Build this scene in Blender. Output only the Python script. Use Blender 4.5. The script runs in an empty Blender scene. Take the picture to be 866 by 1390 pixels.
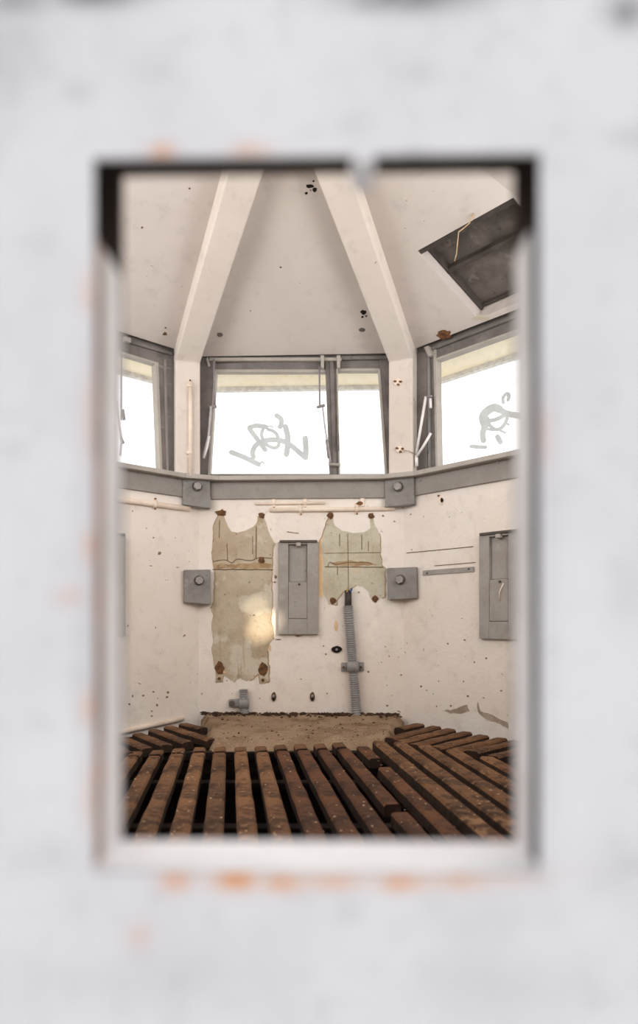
import bpy, bmesh, math, random
from mathutils import Vector, noise
from mathutils.geometry import tessellate_polygon
random.seed(7)
C = bpy.context.scene.collection
V = Vector
# ------------------------------------------------------------------ camera model
F, CX, HY = 890.0, 433.0, 840.0           # focal length in px, optical axis column, horizon row (866x1390 frame)
YAW = math.radians(2.4)
SLAT_Z = 0.07
EYE = SLAT_Z + 0.465
VD = V((-math.sin(YAW), math.cos(YAW), 0)); VR = V((math.cos(YAW), math.sin(YAW), 0)); UP = V((0, 0, 1))
CAM = V((0, 0, EYE))
def ray(px, py): return VD + VR * ((px - CX) / F) + UP * ((HY - py) / F)
def hitplane(px, py, p0, n):
    d = ray(px, py); return CAM + d * ((p0 - CAM).dot(n) / d.dot(n))
def hitz(px, py, z): return hitplane(px, py, V((0, 0, z)), UP)
class Wall:
    """u runs to the right, n points to the viewer's side, origin on the surface at z=0"""
    def __init__(s, o, u):
        s.o = V((o[0], o[1], 0)); s.u = V((u[0], u[1], 0)).normalized(); s.n = V((s.u.y, -s.u.x, 0))
    def pt(s, u, z, n=0.0): return s.o + s.u * u + UP * z + s.n * n
    def uz(s, px, py, n=0.0):
        p = hitplane(px, py, s.o + s.n * n, s.n); d = p - s.o
        return (d.dot(s.u), p.z)
    def px(s, px, py, n=0.0): return hitplane(px, py, s.o + s.n * n, s.n)
D = 3.19
BL, BR = V((-.7235, D)), V((.277, D))
S2 = .7072
R1, R2 = V((BR.x + S2, D - S2)), V((BR.x + S2, 1.107))
L1, L2 = V((BL.x - S2, D - S2)), V((BL.x - S2, 1.107))
FR, FL = V((BR.x, .40)), V((BL.x, .40))
RING = [BL, BR, R1, R2, FR, FL, L2, L1]
WB = Wall(BL, BR - BL); WL = Wall(L1, BL - L1); WR = Wall(BR, R1 - BR)
t = math.radians(1.4)
WD = Wall((0, .30), (math.cos(t), math.sin(t)))
ZC = EYE + 1.287                            # ceiling edge
ZLEDGE = EYE + .69                          # top of the steel ledge
APEX = CAM + ray(387, 60) * 1.985 + UP * .10
# ------------------------------------------------------------------ object helpers
WL0 = {}
def lin(c): return tuple(((v / 255 + .055) / 1.055) ** 2.4 if v > 10 else v / 255 / 12.92 for v in c) + (1,)
class MB:
    def __init__(s): s.v = []; s.f = []; s.sm = []
    def add(s, vs, fs, smooth=False):
        k = len(s.v); s.v += [V(v) for v in vs]
        for f in fs: s.f.append([i + k for i in f]); s.sm.append(smooth)
        return s
    def prism(s, front, back):
        n = len(front)
        s.add(list(front) + list(back), [list(range(n)), list(range(2 * n - 1, n - 1, -1))] +
              [[i, i + n, (i + 1) % n + n, (i + 1) % n] for i in range(n)])
        return s
    def wprism(s, w, uz, n0, n1): return s.prism([w.pt(u, z, n0) for u, z in uz], [w.pt(u, z, n1) for u, z in uz])
    def pxprism(s, w, pts, n0, n1):
        """outline read on the plane n0, pushed back to n1"""
        return s.wprism(w, [w.uz(x, y, n0) for x, y in pts], n0, n1)
    def wbox(s, w, u0, u1, z0, z1, n0, n1): return s.wprism(w, [(u0, z0), (u1, z0), (u1, z1), (u0, z1)], n0, n1)
    def tube(s, pts, r, seg=10, caps=True):
        pts = [V(p) for p in pts]; rs = r if isinstance(r, (list, tuple)) else [r] * len(pts)
        prev = None; vs = []; fs = []
        for i, p in enumerate(pts):
            d = (pts[min(i + 1, len(pts) - 1)] - pts[max(i - 1, 0)]).normalized()
            a = prev if prev is not None else (V((0, 0, 1)) if abs(d.z) < .9 else V((1, 0, 0)))
            e1 = (a - d * a.dot(d)).normalized(); e2 = d.cross(e1); prev = e1
            for k in range(seg):
                q = 2 * math.pi * k / seg
                vs.append(p + (e1 * math.cos(q) + e2 * math.sin(q)) * rs[i])
        for i in range(len(pts) - 1):
            for k in range(seg):
                a, b = i * seg + k, i * seg + (k + 1) % seg
                fs.append([a, b, b + seg, a + seg])
        s.add(vs, fs, True)
        if caps:
            k0 = len(s.v) - len(vs)
            s.f.append([k0 + k for k in range(seg)][::-1]); s.sm.append(False)
            s.f.append([k0 + len(vs) - seg + k for k in range(seg)]); s.sm.append(False)
        return s
    def bar(s, p, q, w, h, up=UP):
        p, q = V(p), V(q); d = (q - p).normalized(); e = d.cross(up).normalized(); g = e.cross(d)
        A = [p + e * a * w / 2 + g * b * h / 2 for a, b in ((-1, -1), (1, -1), (1, 1), (-1, 1))]
        return s.prism(A, [x + (q - p) for x in A])
    def build(s, name, m, parent=None, loc=None, bevel=0, seg=2, fix=True):
        if parent is not None: L = WL0[parent]
        elif loc is not None: L = V(loc)
        else:
            n = len(s.v); L = sum(s.v, V()) / n; L.z = min(v.z for v in s.v)
        if loc is not None and parent is not None: L = V(loc)
        me = bpy.data.meshes.new(name)
        me.from_pydata([tuple(v - L) for v in s.v], [], s.f)
        for p, sm in zip(me.polygons, s.sm): p.use_smooth = sm
        if fix:
            bm = bmesh.new(); bm.from_mesh(me); bmesh.ops.recalc_face_normals(bm, faces=bm.faces); bm.to_mesh(me); bm.free()
        me.materials.append(m)
        o = bpy.data.objects.new(name, me); C.objects.link(o)
        if parent is not None: o.parent = parent; o.location = L - WL0[parent]
        else: o.location = L
        WL0[o] = L
        if bevel:
            b = o.modifiers.new('bevel', 'BEVEL'); b.width = bevel; b.segments = seg; b.limit_method = 'ANGLE'
        return o
def tag(o, label, cat, group=None, kind=None):
    o['label'] = label; o['category'] = cat
    if group: o['group'] = group
    if kind: o['kind'] = kind
    return o
def struct(o): o['kind'] = 'structure'; return o
def thing(name, loc, label, cat, group=None):
    o = bpy.data.objects.new(name, None); C.objects.link(o); o.location = loc; o.empty_display_size = .05
    WL0[o] = V(loc); return tag(o, label, cat, group)
def copy_tree(o, loc):
    c = o.copy(); C.objects.link(c); c.location = loc; WL0[c] = V(loc)
    for ch in list(o.children):
        d = ch.copy(); C.objects.link(d); d.parent = c
        for g in list(ch.children):
            e = g.copy(); C.objects.link(e); e.parent = d
    return c
# ------------------------------------------------------------------ materials
def mat(name, base, var=None, scale=6, rough=.75, bump=.15, bscale=70, metal=0, speck=None, speck2=None, streak=None, spec=.3, blotch=None, flank=None):
    m = bpy.data.materials.new(name); m.use_nodes = True; nt = m.node_tree; N = nt.nodes; K = nt.links
    b = N['Principled BSDF']; b.inputs['Roughness'].default_value = rough; b.inputs['Metallic'].default_value = metal
    b.inputs['Specular IOR Level'].default_value = spec
    tc = N.new('ShaderNodeTexCoord'); co = tc.outputs['Object']
    def nz(sc, det=6, rg=.55, vec=co):
        n = N.new('ShaderNodeTexNoise'); n.inputs['Scale'].default_value = sc; n.inputs['Detail'].default_value = det
        n.inputs['Roughness'].default_value = rg; K.new(vec, n.inputs['Vector']); return n.outputs['Fac']
    def rng(x, a, c, lo=0, hi=1):
        r = N.new('ShaderNodeMapRange'); r.inputs[1].default_value = a; r.inputs[2].default_value = c
        r.inputs[3].default_value = lo; r.inputs[4].default_value = hi; r.interpolation_type = 'SMOOTHSTEP'
        K.new(x, r.inputs[0]); return r.outputs[0]
    def mix(fac, a, c):
        x = N.new('ShaderNodeMix'); x.data_type = 'RGBA'
        K.new(fac, x.inputs[0])
        for i, q in ((6, a), (7, c)):
            if isinstance(q, tuple): x.inputs[i].default_value = q
            else: K.new(q, x.inputs[i])
        return x.outputs[2]
    var = var or tuple(v * .88 for v in base)
    col = mix(rng(nz(scale), .38, .66), lin(base), lin(var))
    col = mix(rng(nz(scale * 7, 8, .65), .5, .8, 0, .5), col, lin(tuple(v * .85 for v in var)))
    if blotch:
        c, sc, a, q = blotch; col = mix(rng(nz(sc, 5, .6), a, a + .06, 0, q), col, lin(c))
    if streak:
        mp = N.new('ShaderNodeMapping'); mp.inputs['Scale'].default_value = streak[1]; K.new(co, mp.inputs['Vector'])
        col = mix(rng(nz(1, 5, .6, mp.outputs[0]), streak[2], streak[2] + .12, 0, streak[3]), col, lin(streak[0]))
    for sp in (speck, speck2):
        if sp: col = mix(rng(nz(sp[1], 2, .5), sp[2], sp[2] + .03, 0, sp[3] if len(sp) > 3 else .9), col, lin(sp[0]))
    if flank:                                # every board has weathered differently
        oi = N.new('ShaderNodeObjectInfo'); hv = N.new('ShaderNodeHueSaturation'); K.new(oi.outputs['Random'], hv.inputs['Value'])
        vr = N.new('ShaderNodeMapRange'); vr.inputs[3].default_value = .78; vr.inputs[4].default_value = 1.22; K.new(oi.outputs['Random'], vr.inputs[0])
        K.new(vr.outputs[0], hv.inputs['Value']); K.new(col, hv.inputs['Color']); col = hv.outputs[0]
    if flank:                                # shade between boards painted in: side faces go dark
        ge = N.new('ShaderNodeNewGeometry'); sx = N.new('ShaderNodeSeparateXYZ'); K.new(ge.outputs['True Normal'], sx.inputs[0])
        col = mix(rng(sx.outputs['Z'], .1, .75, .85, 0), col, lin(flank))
    K.new(col, b.inputs['Base Color'])
    bp = N.new('ShaderNodeBump'); bp.inputs['Strength'].default_value = bump; bp.inputs['Distance'].default_value = .01
    ad = N.new('ShaderNodeMath'); K.new(nz(bscale, 8, .6), ad.inputs[0]); K.new(nz(scale * 2.2), ad.inputs[1]); K.new(ad.outputs[0], bp.inputs['Height'])
    K.new(bp.outputs[0], b.inputs['Normal'])
    m['_'] = 1
    return m
M = {}
M['wall'] = mat('cream_wall_paint', (233, 226, 219), (228, 217, 207), 2.2, .8, .22, 55, speck=((112, 84, 62), 38, .735, .85), speck2=((60, 48, 40), 75, .765, .8),
                streak=((205, 182, 158), (6, 6, 1.2), .62, .45), blotch=((240, 230, 220), 4, .58, .5))
M['ceil'] = mat('ceiling_paint', (207, 198, 193), (199, 190, 184), 1.8, .85, .10, 40, speck=((120, 96, 80), 42, .75, .7))
M['beam'] = mat('beam_paint', (219, 210, 203), (213, 203, 194), 2.5, .8, .12, 40, speck=((130, 98, 76), 40, .755, .7))
M['frame'] = mat('dull_grey_frame_paint', (126, 120, 117), (104, 99, 96), 9, .6, .1, speck=((70, 62, 56), 60, .72, .7), streak=((165, 160, 155), (4, 4, 40), .6, .4))
M['ledge'] = mat('ledge_grey_paint', (176, 170, 163), (166, 159, 152), 8, .6, .08, speck=((90, 80, 72), 50, .74, .6))
M['fascia'] = mat('fascia_grey_paint', (150, 145, 139), (142, 136, 130), 8, .6, .08, speck=((90, 80, 72), 50, .74, .6))
M['plate'] = mat('plate_grey_paint', (140, 137, 133), (124, 120, 116), 11, .55, .12, speck=((72, 62, 54), 60, .72, .7), blotch=((166, 162, 155), 14, .6, .6))
M['box'] = mat('box_grey_paint', (160, 155, 150), (150, 144, 138), 10, .55, .12, speck=((96, 84, 74), 60, .73, .7), blotch=((172, 166, 158), 9, .58, .5))
M['bolt'] = mat('bolt_grey_paint', (160, 156, 151), (142, 138, 133), 20, .5, .1)
M['boxdark'] = mat('box_dark_paint', (92, 86, 80), (78, 72, 66), 10, .7, .1)  # darker paint for box lips, washers, screws and a clamp bolt
M['rod'] = mat('pale_rod_paint', (196, 194, 198), (176, 172, 176), 30, .45, .1, spec=.5)
M['rodgrey'] = mat('grey_rod_paint', (150, 144, 148), (128, 122, 124), 30, .5, .1, spec=.5)
M['rodwhite'] = mat('white_rod_paint', (240, 238, 238), (226, 222, 220), 30, .45, .05, spec=.5)
M['pipe'] = mat('painted_pipe', (238, 224, 210), (228, 210, 192), 12, .7, .1, speck=((120, 84, 60), 60, .73, .7))
M['cond'] = mat('grey_plastic_conduit', (150, 148, 148), (138, 135, 134), 20, .55, .08)
M['plaster'] = mat('bare_plaster', (192, 179, 159), (174, 157, 133), 6, .9, .35, 60, speck=((98, 78, 58), 50, .69, .7), streak=((148, 126, 100), (40, 40, 3), .60, .5), blotch=((206, 198, 182), 5, .54, .75))
M['plaster2'] = mat('greenish_plaster', (198, 192, 174), (182, 174, 152), 8, .9, .35, 60, speck=((98, 78, 58), 50, .69, .7), streak=((150, 126, 94), (60, 60, 3), .64, .6), blotch=((206, 188, 158), 6, .60, .6))
M['tan'] = mat('tan_stain', (176, 152, 120), (156, 130, 98), 18, .9, .3, blotch=((124, 96, 68), 22, .58, .6))
M['peach'] = mat('peach_undercoat', (226, 196, 160), (214, 180, 142), 16, .9, .2)
M['crack'] = mat('crack_brown', (112, 88, 62), (84, 64, 44), 30, .9, .2)
M['chipc'] = mat('chip_brown', (142, 118, 96), (112, 88, 68), 30, .9, .2)
M['rust'] = mat('rust', (124, 86, 56), (78, 54, 38), 45, .9, .4, blotch=((160, 128, 90), 50, .58, .6))
M['dark'] = mat('dark_hole', (34, 28, 24), (20, 16, 14), 30, .95, .1)
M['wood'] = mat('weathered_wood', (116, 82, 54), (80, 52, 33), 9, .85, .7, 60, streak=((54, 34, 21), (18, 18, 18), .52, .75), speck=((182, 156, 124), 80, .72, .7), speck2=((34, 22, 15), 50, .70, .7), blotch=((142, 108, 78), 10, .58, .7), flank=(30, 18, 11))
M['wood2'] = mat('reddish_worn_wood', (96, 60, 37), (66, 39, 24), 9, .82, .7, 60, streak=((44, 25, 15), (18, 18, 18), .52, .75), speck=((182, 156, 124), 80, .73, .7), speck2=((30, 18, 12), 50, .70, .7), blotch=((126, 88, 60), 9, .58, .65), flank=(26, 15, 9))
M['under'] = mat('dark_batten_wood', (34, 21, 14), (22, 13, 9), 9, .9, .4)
M['soil'] = mat('dark_soil', (24, 15, 11), (13, 8, 6), 14, .97, .6, 60, spec=.05)
M['sand'] = mat('sandy_dirt', (164, 140, 114), (142, 117, 92), 10, .95, 1.0, 150, speck=((196, 172, 142), 150, .64, .8), speck2=((66, 48, 36), 120, .66, .85), blotch=((112, 86, 64), 7, .58, .6))
M['crumb'] = mat('dark_crumbs', (70, 48, 34), (46, 32, 22), 30, .95, .4)
M['straw'] = mat('pale_flakes', (196, 172, 140), (160, 132, 100), 60, .9, .1)
M['hatch'] = mat('hatch_board', (108, 100, 94), (84, 78, 74), 9, .85, .25, speck=((60, 54, 50), 40, .68, .6), blotch=((128, 120, 112), 14, .6, .5))
M['hatchbar'] = mat('hatch_bar', (78, 70, 66), (60, 54, 50), 12, .7, .2)
M['wire'] = mat('pale_wire', (204, 180, 146), (186, 160, 124), 30, .7, .05)
M['soffit'] = mat('cream_soffit', (255, 246, 224), (255, 240, 210), 3, .9, .05)
M['drip'] = mat('eave_edge', (232, 230, 228), (206, 204, 203), 40, .9, .2)
M['ground'] = mat('pale_ground', (226, 222, 214), (212, 206, 198), 2, .95, .1)
M['cable'] = mat('dark_cable', (66, 58, 54), (52, 46, 42), 30, .6, .05)
M['blue'] = mat('blue_wire', (52, 90, 150), None, 30, .5, .05)
M['yellow'] = mat('yellow_wire', (190, 160, 60), None, 30, .5, .05)
M['doorback'] = mat('brown_steel_sheet', (70, 59, 54), (54, 45, 41), 20, .9, .1)
M['crumble'] = mat('crumbled_plaster', (180, 164, 150), (160, 142, 126), 14, .95, .6, 50)
M['doorin'] = mat('door_cavity_shade', (22, 17, 15), (12, 9, 8), 20, .95, .1)  # near black, so the shade inside the cavity is in the colour
M['doorrust'] = mat('rusted_door_edge', (150, 126, 114), (122, 96, 82), 40, .9, .2, blotch=((160, 100, 60), 55, .58, .7))
M['doorshade'] = mat('shaded_door_edge', (46, 42, 42), (34, 31, 31), 30, .9, .2, blotch=((120, 84, 60), 45, .68, .6))  # shadow along the right jamb put into the colour, plus rust blotches
M['reveal'] = mat('dull_white_reveal', (216, 214, 216), (203, 200, 201), 20, .7, .1, blotch=((190, 152, 124), 40, .68, .5))
M['sill'] = mat('white_sill_paint', (238, 238, 241), (230, 230, 234), 20, .6, .1, blotch=((214, 170, 130), 40, .70, .5))
def glass():
    m = bpy.data.materials.new('dusty_window_glass'); m.use_nodes = True; nt = m.node_tree; N = nt.nodes; K = nt.links; N.clear()
    o = N.new('ShaderNodeOutputMaterial'); tr = N.new('ShaderNodeBsdfTransparent'); tr.inputs[0].default_value = (.95, .96, .96, 1)
    gl = N.new('ShaderNodeBsdfGlossy'); gl.inputs['Roughness'].default_value = .05
    df = N.new('ShaderNodeBsdfTranslucent'); df.inputs[0].default_value = (.8, .78, .75, 1)
    tc = N.new('ShaderNodeTexCoord'); nz = N.new('ShaderNodeTexNoise'); nz.inputs['Scale'].default_value = 14; nz.inputs['Detail'].default_value = 6
    K.new(tc.outputs['Object'], nz.inputs['Vector'])
    mr = N.new('ShaderNodeMapRange'); mr.inputs[1].default_value = .5; mr.inputs[2].default_value = .8; mr.inputs[4].default_value = .10
    K.new(nz.outputs['Fac'], mr.inputs[0])
    a = N.new('ShaderNodeMixShader'); K.new(mr.outputs[0], a.inputs[0]); K.new(tr.outputs[0], a.inputs[1]); K.new(df.outputs[0], a.inputs[2])
    b = N.new('ShaderNodeMixShader'); b.inputs[0].default_value = .04; K.new(a.outputs[0], b.inputs[1]); K.new(gl.outputs[0], b.inputs[2])
    K.new(b.outputs[0], o.inputs[0]); return m
def doorpaint():
    m = mat('white_door_paint', (211, 212, 218), (203, 204, 211), 9, .55, .1, 40)
    nt = m.node_tree; N = nt.nodes; K = nt.links; b = N['Principled BSDF']; src = b.inputs['Base Color'].links[0].from_socket
    for nm, c in (('smudge', (70, 70, 76)), ('rust', (206, 134, 66))):
        at = N.new('ShaderNodeAttribute'); at.attribute_name = nm
        x = N.new('ShaderNodeMix'); x.data_type = 'RGBA'; x.clamp_factor = True
        K.new(at.outputs['Fac'], x.inputs[0]); K.new(src, x.inputs[6]); x.inputs[7].default_value = lin(c); src = x.outputs[2]
    K.new(src, b.inputs['Base Color']); return m
M['glass'] = glass(); M['spray'] = mat('grey_spray_paint', (206, 213, 215), (194, 201, 203), 12, .7, .05); M['door'] = doorpaint()
def jit(pts, step, amp, closed=True):
    """ragged version of an outline given in px"""
    out = []; n = len(pts)
    for i in range(n if closed else n - 1):
        a, b = V(pts[i]), V(pts[(i + 1) % n]); k = max(1, int((b - a).length / step))
        for j in range(k):
            p = a.lerp(b, j / k); out.append((p.x + random.uniform(-amp, amp), p.y + random.uniform(-amp, amp)))
    return out
def blob(cx, cy, rx, ry, n=14, amp=.3):
    return [(cx + math.cos(2 * math.pi * k / n) * rx * (1 + random.uniform(-amp, amp)), cy + math.sin(2 * math.pi * k / n) * ry * (1 + random.uniform(-amp, amp))) for k in range(n)]
def decal(w, pts, name, m, parent, n=.0012, th=.004):
    return MB().pxprism(w, pts, n, n - th).build(name, m, parent)
# ------------------------------------------------------------------ shell
def wall(name, a, b, z0=-.9, z1=None):
    w = Wall(a, b - a); L = (b - a).length
    return struct(MB().wbox(w, -.05, L + .05, z0, ZLEDGE - .012 if z1 is None else z1, 0, -.12).build(name, M['wall']))
wall_back = wall('wall_back', BL, BR); wall_bl = wall('wall_back_left', L1, BL); wall_br = wall('wall_back_right', BR, R1)
wall('wall_left', L2, L1); wall('wall_right', R1, R2); wall('wall_front_left', FL, L2); wall('wall_front_right', R2, FR)
# front wall around the door leaf
DU0, DU1, DZ0, DZ1 = -.40, .255, 0.0, 1.62
m = MB()
m.wbox(WD, -.95, DU0 - .003, -.9, ZC + .05, -.002, -.10); m.wbox(WD, DU1 + .003, .50, -.9, ZC + .05, -.002, -.10)
m.wbox(WD, DU0 - .003, DU1 + .003, DZ1 + .003, ZC + .05, -.002, -.10); m.wbox(WD, DU0 - .003, DU1 + .003, -.9, DZ0 - .003, -.002, -.10)
struct(m.build('wall_front', M['wall']))
struct(MB().prism([V((p.x, p.y, 0)) for p in RING], [V((p.x, p.y, -.05)) for p in RING]).build('floor', M['soil']))
struct(MB().add([V((-30, -30, -.9)), V((30, -30, -.9)), V((30, 30, -.9)), V((-30, 30, -.9))], [[0, 1, 2, 3]]).build('ground', M['ground']))
# ceiling facets; the one on the right has the hatch opening
m = MB(); R3 = [V((p.x, p.y, ZC)) for p in RING]
fn = (R3[2] - R3[1]).cross(APEX - R3[1]).normalized()
if fn.z > 0: fn = -fn                      # faces the room
def cpx(x, y, off=0.0): return hitplane(x, y, R3[1] + fn * off, fn)
H1, H2, H3 = cpx(566, 341), cpx(681, 277), cpx(649, 433)
H2 = H1 + (H2 - H1) * 1.12; H4 = H2 + H3 - H1
for i in range(8):
    a, b = R3[i], R3[(i + 1) % 8]
    if i != 1: m.add([a, b, APEX], [[0, 1, 2]])
    else:
        outer = [a, b, APEX]; hole = [H1, H3, H4, H2]; al = outer + hole
        m.add(al, [list(f) for f in tessellate_polygon([outer, hole])])
ceiling = struct(m.build('ceiling', M['ceil'], fix=False))
def facet_px(i, x, y, off=0.0):
    n = (R3[(i + 1) % 8] - R3[i]).cross(APEX - R3[i]).normalized()
    if n.z > 0: n = -n
    return hitplane(x, y, R3[i] + n * off, n), n
# eaves outside the windows
m = MB(); OUT = []; cen = V((-.223, 1.79))
for k in range(8):
    p0, p1, p2 = RING[k - 1], RING[k], RING[(k + 1) % 8]
    n1 = V(((p1 - p0).y, -(p1 - p0).x)).normalized(); n2 = V(((p2 - p1).y, -(p2 - p1).x)).normalized()
    if n1.dot(p1 - cen) < 0: n1 = -n1
    if n2.dot(p1 - cen) < 0: n2 = -n2
    bis = (n1 + n2).normalized(); OUT.append((p1, bis, 1 / bis.dot(n1)))
def ringpt(k, off, z): p, b, s = OUT[k % 8]; q = p + b * off * s; return V((q.x, q.y, z))
ZS = EYE + 1.243
for k in range(8):
    A = [ringpt(k, .065, ZS), ringpt(k + 1, .065, ZS), ringpt(k + 1, .30, ZS), ringpt(k, .30, ZS)]
    m.prism(A, [v + UP * .11 for v in A])
eave = struct(m.build('trim_eave', M['soffit']))
m = MB()
for k in range(8):
    A = [ringpt(k, .30, ZS - .022), ringpt(k + 1, .30, ZS - .022), ringpt(k + 1, .33, ZS - .022), ringpt(k, .33, ZS - .022)]
    m.prism(A, [v + UP * .14 for v in A])
struct(m.build('trim_eave_edge', M['drip']))
m = MB()
for k in range(8): m.add([ringpt(k, .33, ZS + .11), ringpt(k + 1, .33, ZS + .11), APEX + UP * .22], [[0, 1, 2]])
struct(m.build('roof', M['drip'], fix=False))
# ------------------------------------------------------------------ ledge: lip with chamfered corners, fascia below
def inner(k, off, cut):
    """two points of the chamfered inner corner k"""
    c = ringpt(k, -off, 0); a = ringpt(k - 1, -off, 0); b = ringpt(k + 1, -off, 0)
    return c + (a - c).normalized() * cut, c + (b - c).normalized() * cut
def lip(name, corners, par=None):
    pass
m = MB(); P = []
Z0, Z1 = ZLEDGE - .022, ZLEDGE
inn = []
for k in (7, 0, 1, 2):
    a, b = inner(k, .055, .085); inn += [a, b]
inn = inn[1:-1]
out_ = [ringpt(7, .07, 0), ringpt(0, .07, 0), ringpt(0, .07, 0), ringpt(1, .07, 0), ringpt(1, .07, 0), ringpt(2, .07, 0)]
for j in range(5):
    q = [inn[j], inn[j + 1]] + ([out_[j + 1], out_[j]] if (out_[j + 1] - out_[j]).length > 1e-4 else [out_[j]])
    m.prism([V((p.x, p.y, Z0)) for p in q], [V((p.x, p.y, Z1)) for p in q])
struct(m.build('trim_window_ledge', M['ledge'], bevel=.003))
m = MB()
for w, u0, u1 in ((WB, .06, .94), (WL, -.02, .94), (WR, .06, 1.02)):
    m.wbox(w, u0, u1, Z0 - .083, Z0, .014, -.005)
tf = struct(m.build('trim_ledge_fascia', M['fascia'], bevel=.002))
for w, x, y in ((WB, 297, 660), (WB, 408, 656), (WB, 512, 656), (WL, 188, 641), (WL, 242, 650), (WR, 570, 652), (WR, 676, 628)):
    p = w.px(x, y, .014); MB().tube([p - w.n * .004, p + w.n * .005], .007, 8).build('bolt_head', M['fascia'], tf)
# ------------------------------------------------------------------ concrete posts that bend into roof ribs
def rib(label, pxc, corner, wid, bend_px):
    b_in = (V((-.223, 1.98)) - corner).normalized(); e2 = V((-b_in.y, b_in.x))
    if e2.x < 0: e2 = -e2
    f2 = corner + b_in * .075
    fr = Wall(f2, e2)                      # front face plane of the post
    uc = fr.uz(pxc, 560)[0]
    zb = fr.uz(pxc, bend_px)[1]
    pA = fr.pt(uc, ZLEDGE - .001); pB = fr.pt(uc, zb)
    pC = CAM + ray(387, 60) * 1.985
    inw = fr.n
    d = V((pC.x - pB.x, pC.y - pB.y, 0)).normalized(); e = V((-d.y, d.x, 0))
    if e.x < 0: e = -e
    e0 = V((e2.x, e2.y, 0))
    m = MB(); w0, w1 = wid / 2, wid / 2 * 1.04
    F = [pA - e0 * w0, pA + e0 * w0, pB - e0 * w0, pB + e0 * w0, pB.lerp(pC, .05) - e * w0, pB.lerp(pC, .05) + e * w0, pC - e * w1, pC + e * w1]
    Bk = [pA - e0 * w0 - inw * .15, pA + e0 * w0 - inw * .15, pB - e0 * w0 - inw * .15 + UP * .10, pB + e0 * w0 - inw * .15 + UP * .10,
          pB.lerp(pC, .05) - e * w0 + UP * .13, pB.lerp(pC, .05) + e * w0 + UP * .13, pC - e * w1 + UP * .16, pC + e * w1 + UP * .16]
    fs = [[0, 1, 3, 2], [2, 3, 5, 4], [4, 5, 7, 6]]
    o = 8
    fs += [[0 + o, 2 + o, 3 + o, 1 + o], [2 + o, 4 + o, 5 + o, 3 + o], [4 + o, 6 + o, 7 + o, 5 + o], [0, 2, 2 + o, o], [2, 4, 4 + o, 2 + o], [4, 6, 6 + o, 4 + o],
           [1, 1 + o, 3 + o, 3], [3, 3 + o, 5 + o, 5], [5, 5 + o, 7 + o, 7], [0, o, 1 + o, 1], [6, 7, 7 + o, 6 + o]]
    m.add(F + Bk, fs)
    ob = tag(m.build('concrete_rib', M['beam'], bevel=.006, seg=2), label, 'beam')
    return ob, fr
ribL, frL = rib('cream painted post and roof rib at left end of the middle window', 255, BL, .118, 491)
ribR, frR = rib('cream painted post and roof rib at right end of the middle window', 543.5, BR, .118, 489)
# ------------------------------------------------------------------ windows
def ribbon(m, w, pts, wid, n):
    """flat round-ended paint stroke on plane n; pts and wid in px"""
    P = [V(p) for p in pts]; Q = []
    for i in range(len(P) - 1):                      # Catmull-Rom
        p0, p1, p2, p3 = P[max(i - 1, 0)], P[i], P[i + 1], P[min(i + 2, len(P) - 1)]
        for k in range(6):
            s = k / 6; Q.append(.5 * (2 * p1 + (p2 - p0) * s + (2 * p0 - 5 * p1 + 4 * p2 - p3) * s * s + (3 * p1 - p0 - 3 * p2 + p3) * s ** 3))
    Q.append(P[-1]); L, R = [], []
    for i, q in enumerate(Q):
        d = (Q[min(i + 1, len(Q) - 1)] - Q[max(i - 1, 0)]).normalized(); nn = V((-d.y, d.x)) * wid / 2
        L.append(q + nn); R.append(q - nn)
    d0 = (Q[0] - Q[1]).normalized(); d1 = (Q[-1] - Q[-2]).normalized(); h = wid / 2
    cap0 = [Q[0] + V((d0.x * math.cos(a) - d0.y * math.sin(a), d0.x * math.sin(a) + d0.y * math.cos(a))) * h for a in (-1.0, -.5, 0, .5, 1.0)]
    cap1 = [Q[-1] + V((d1.x * math.cos(a) - d1.y * math.sin(a), d1.x * math.sin(a) + d1.y * math.cos(a))) * h for a in (-1.0, -.5, 0, .5, 1.0)]
    vs = [w.px(p.x, p.y, n) for p in L + R]; k = len(L)
    m.add(vs, [[i, i + 1, i + 1 + k, i + k] for i in range(k - 1)])
    m.add([w.px(p.x, p.y, n) for p in [L[0], R[0]] + cap0], [[0, 1, 2 + 0, 3, 4, 5, 6]] if False else [])
    m.add([w.px(p.x, p.y, n) for p in cap0 + [L[0], R[0]]], [[0, 1, 2, 3, 4, 5 if (cap0[4] - L[0]).length < (cap0[4] - R[0]).length else 6, 6 if (cap0[4] - L[0]).length < (cap0[4] - R[0]).length else 5]])
    f = (cap1[4] - L[-1]).length < (cap1[4] - R[-1]).length
    m.add([w.px(p.x, p.y, n) for p in cap1 + [L[-1], R[-1]]], [[0, 1, 2, 3, 4, 5 if f else 6, 6 if f else 5]])
GN = -.052
def pane(w, quad, parent):
    return MB().pxprism(w, quad, GN - .002, GN - .006).build('glass_pane', M['glass'], parent)
def rodpx(w, pts, r, n, name, m, parent):
    return MB().tube([w.px(x, y, n) for x, y in pts], r, 8).build(name, m, parent)
YB = 646
def header(w, parent):
    MB().wbox(w, .02, .98, ZC - .022, ZC + .05, -.030, -.075).build('head_packing', M['frame'], parent)
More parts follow.
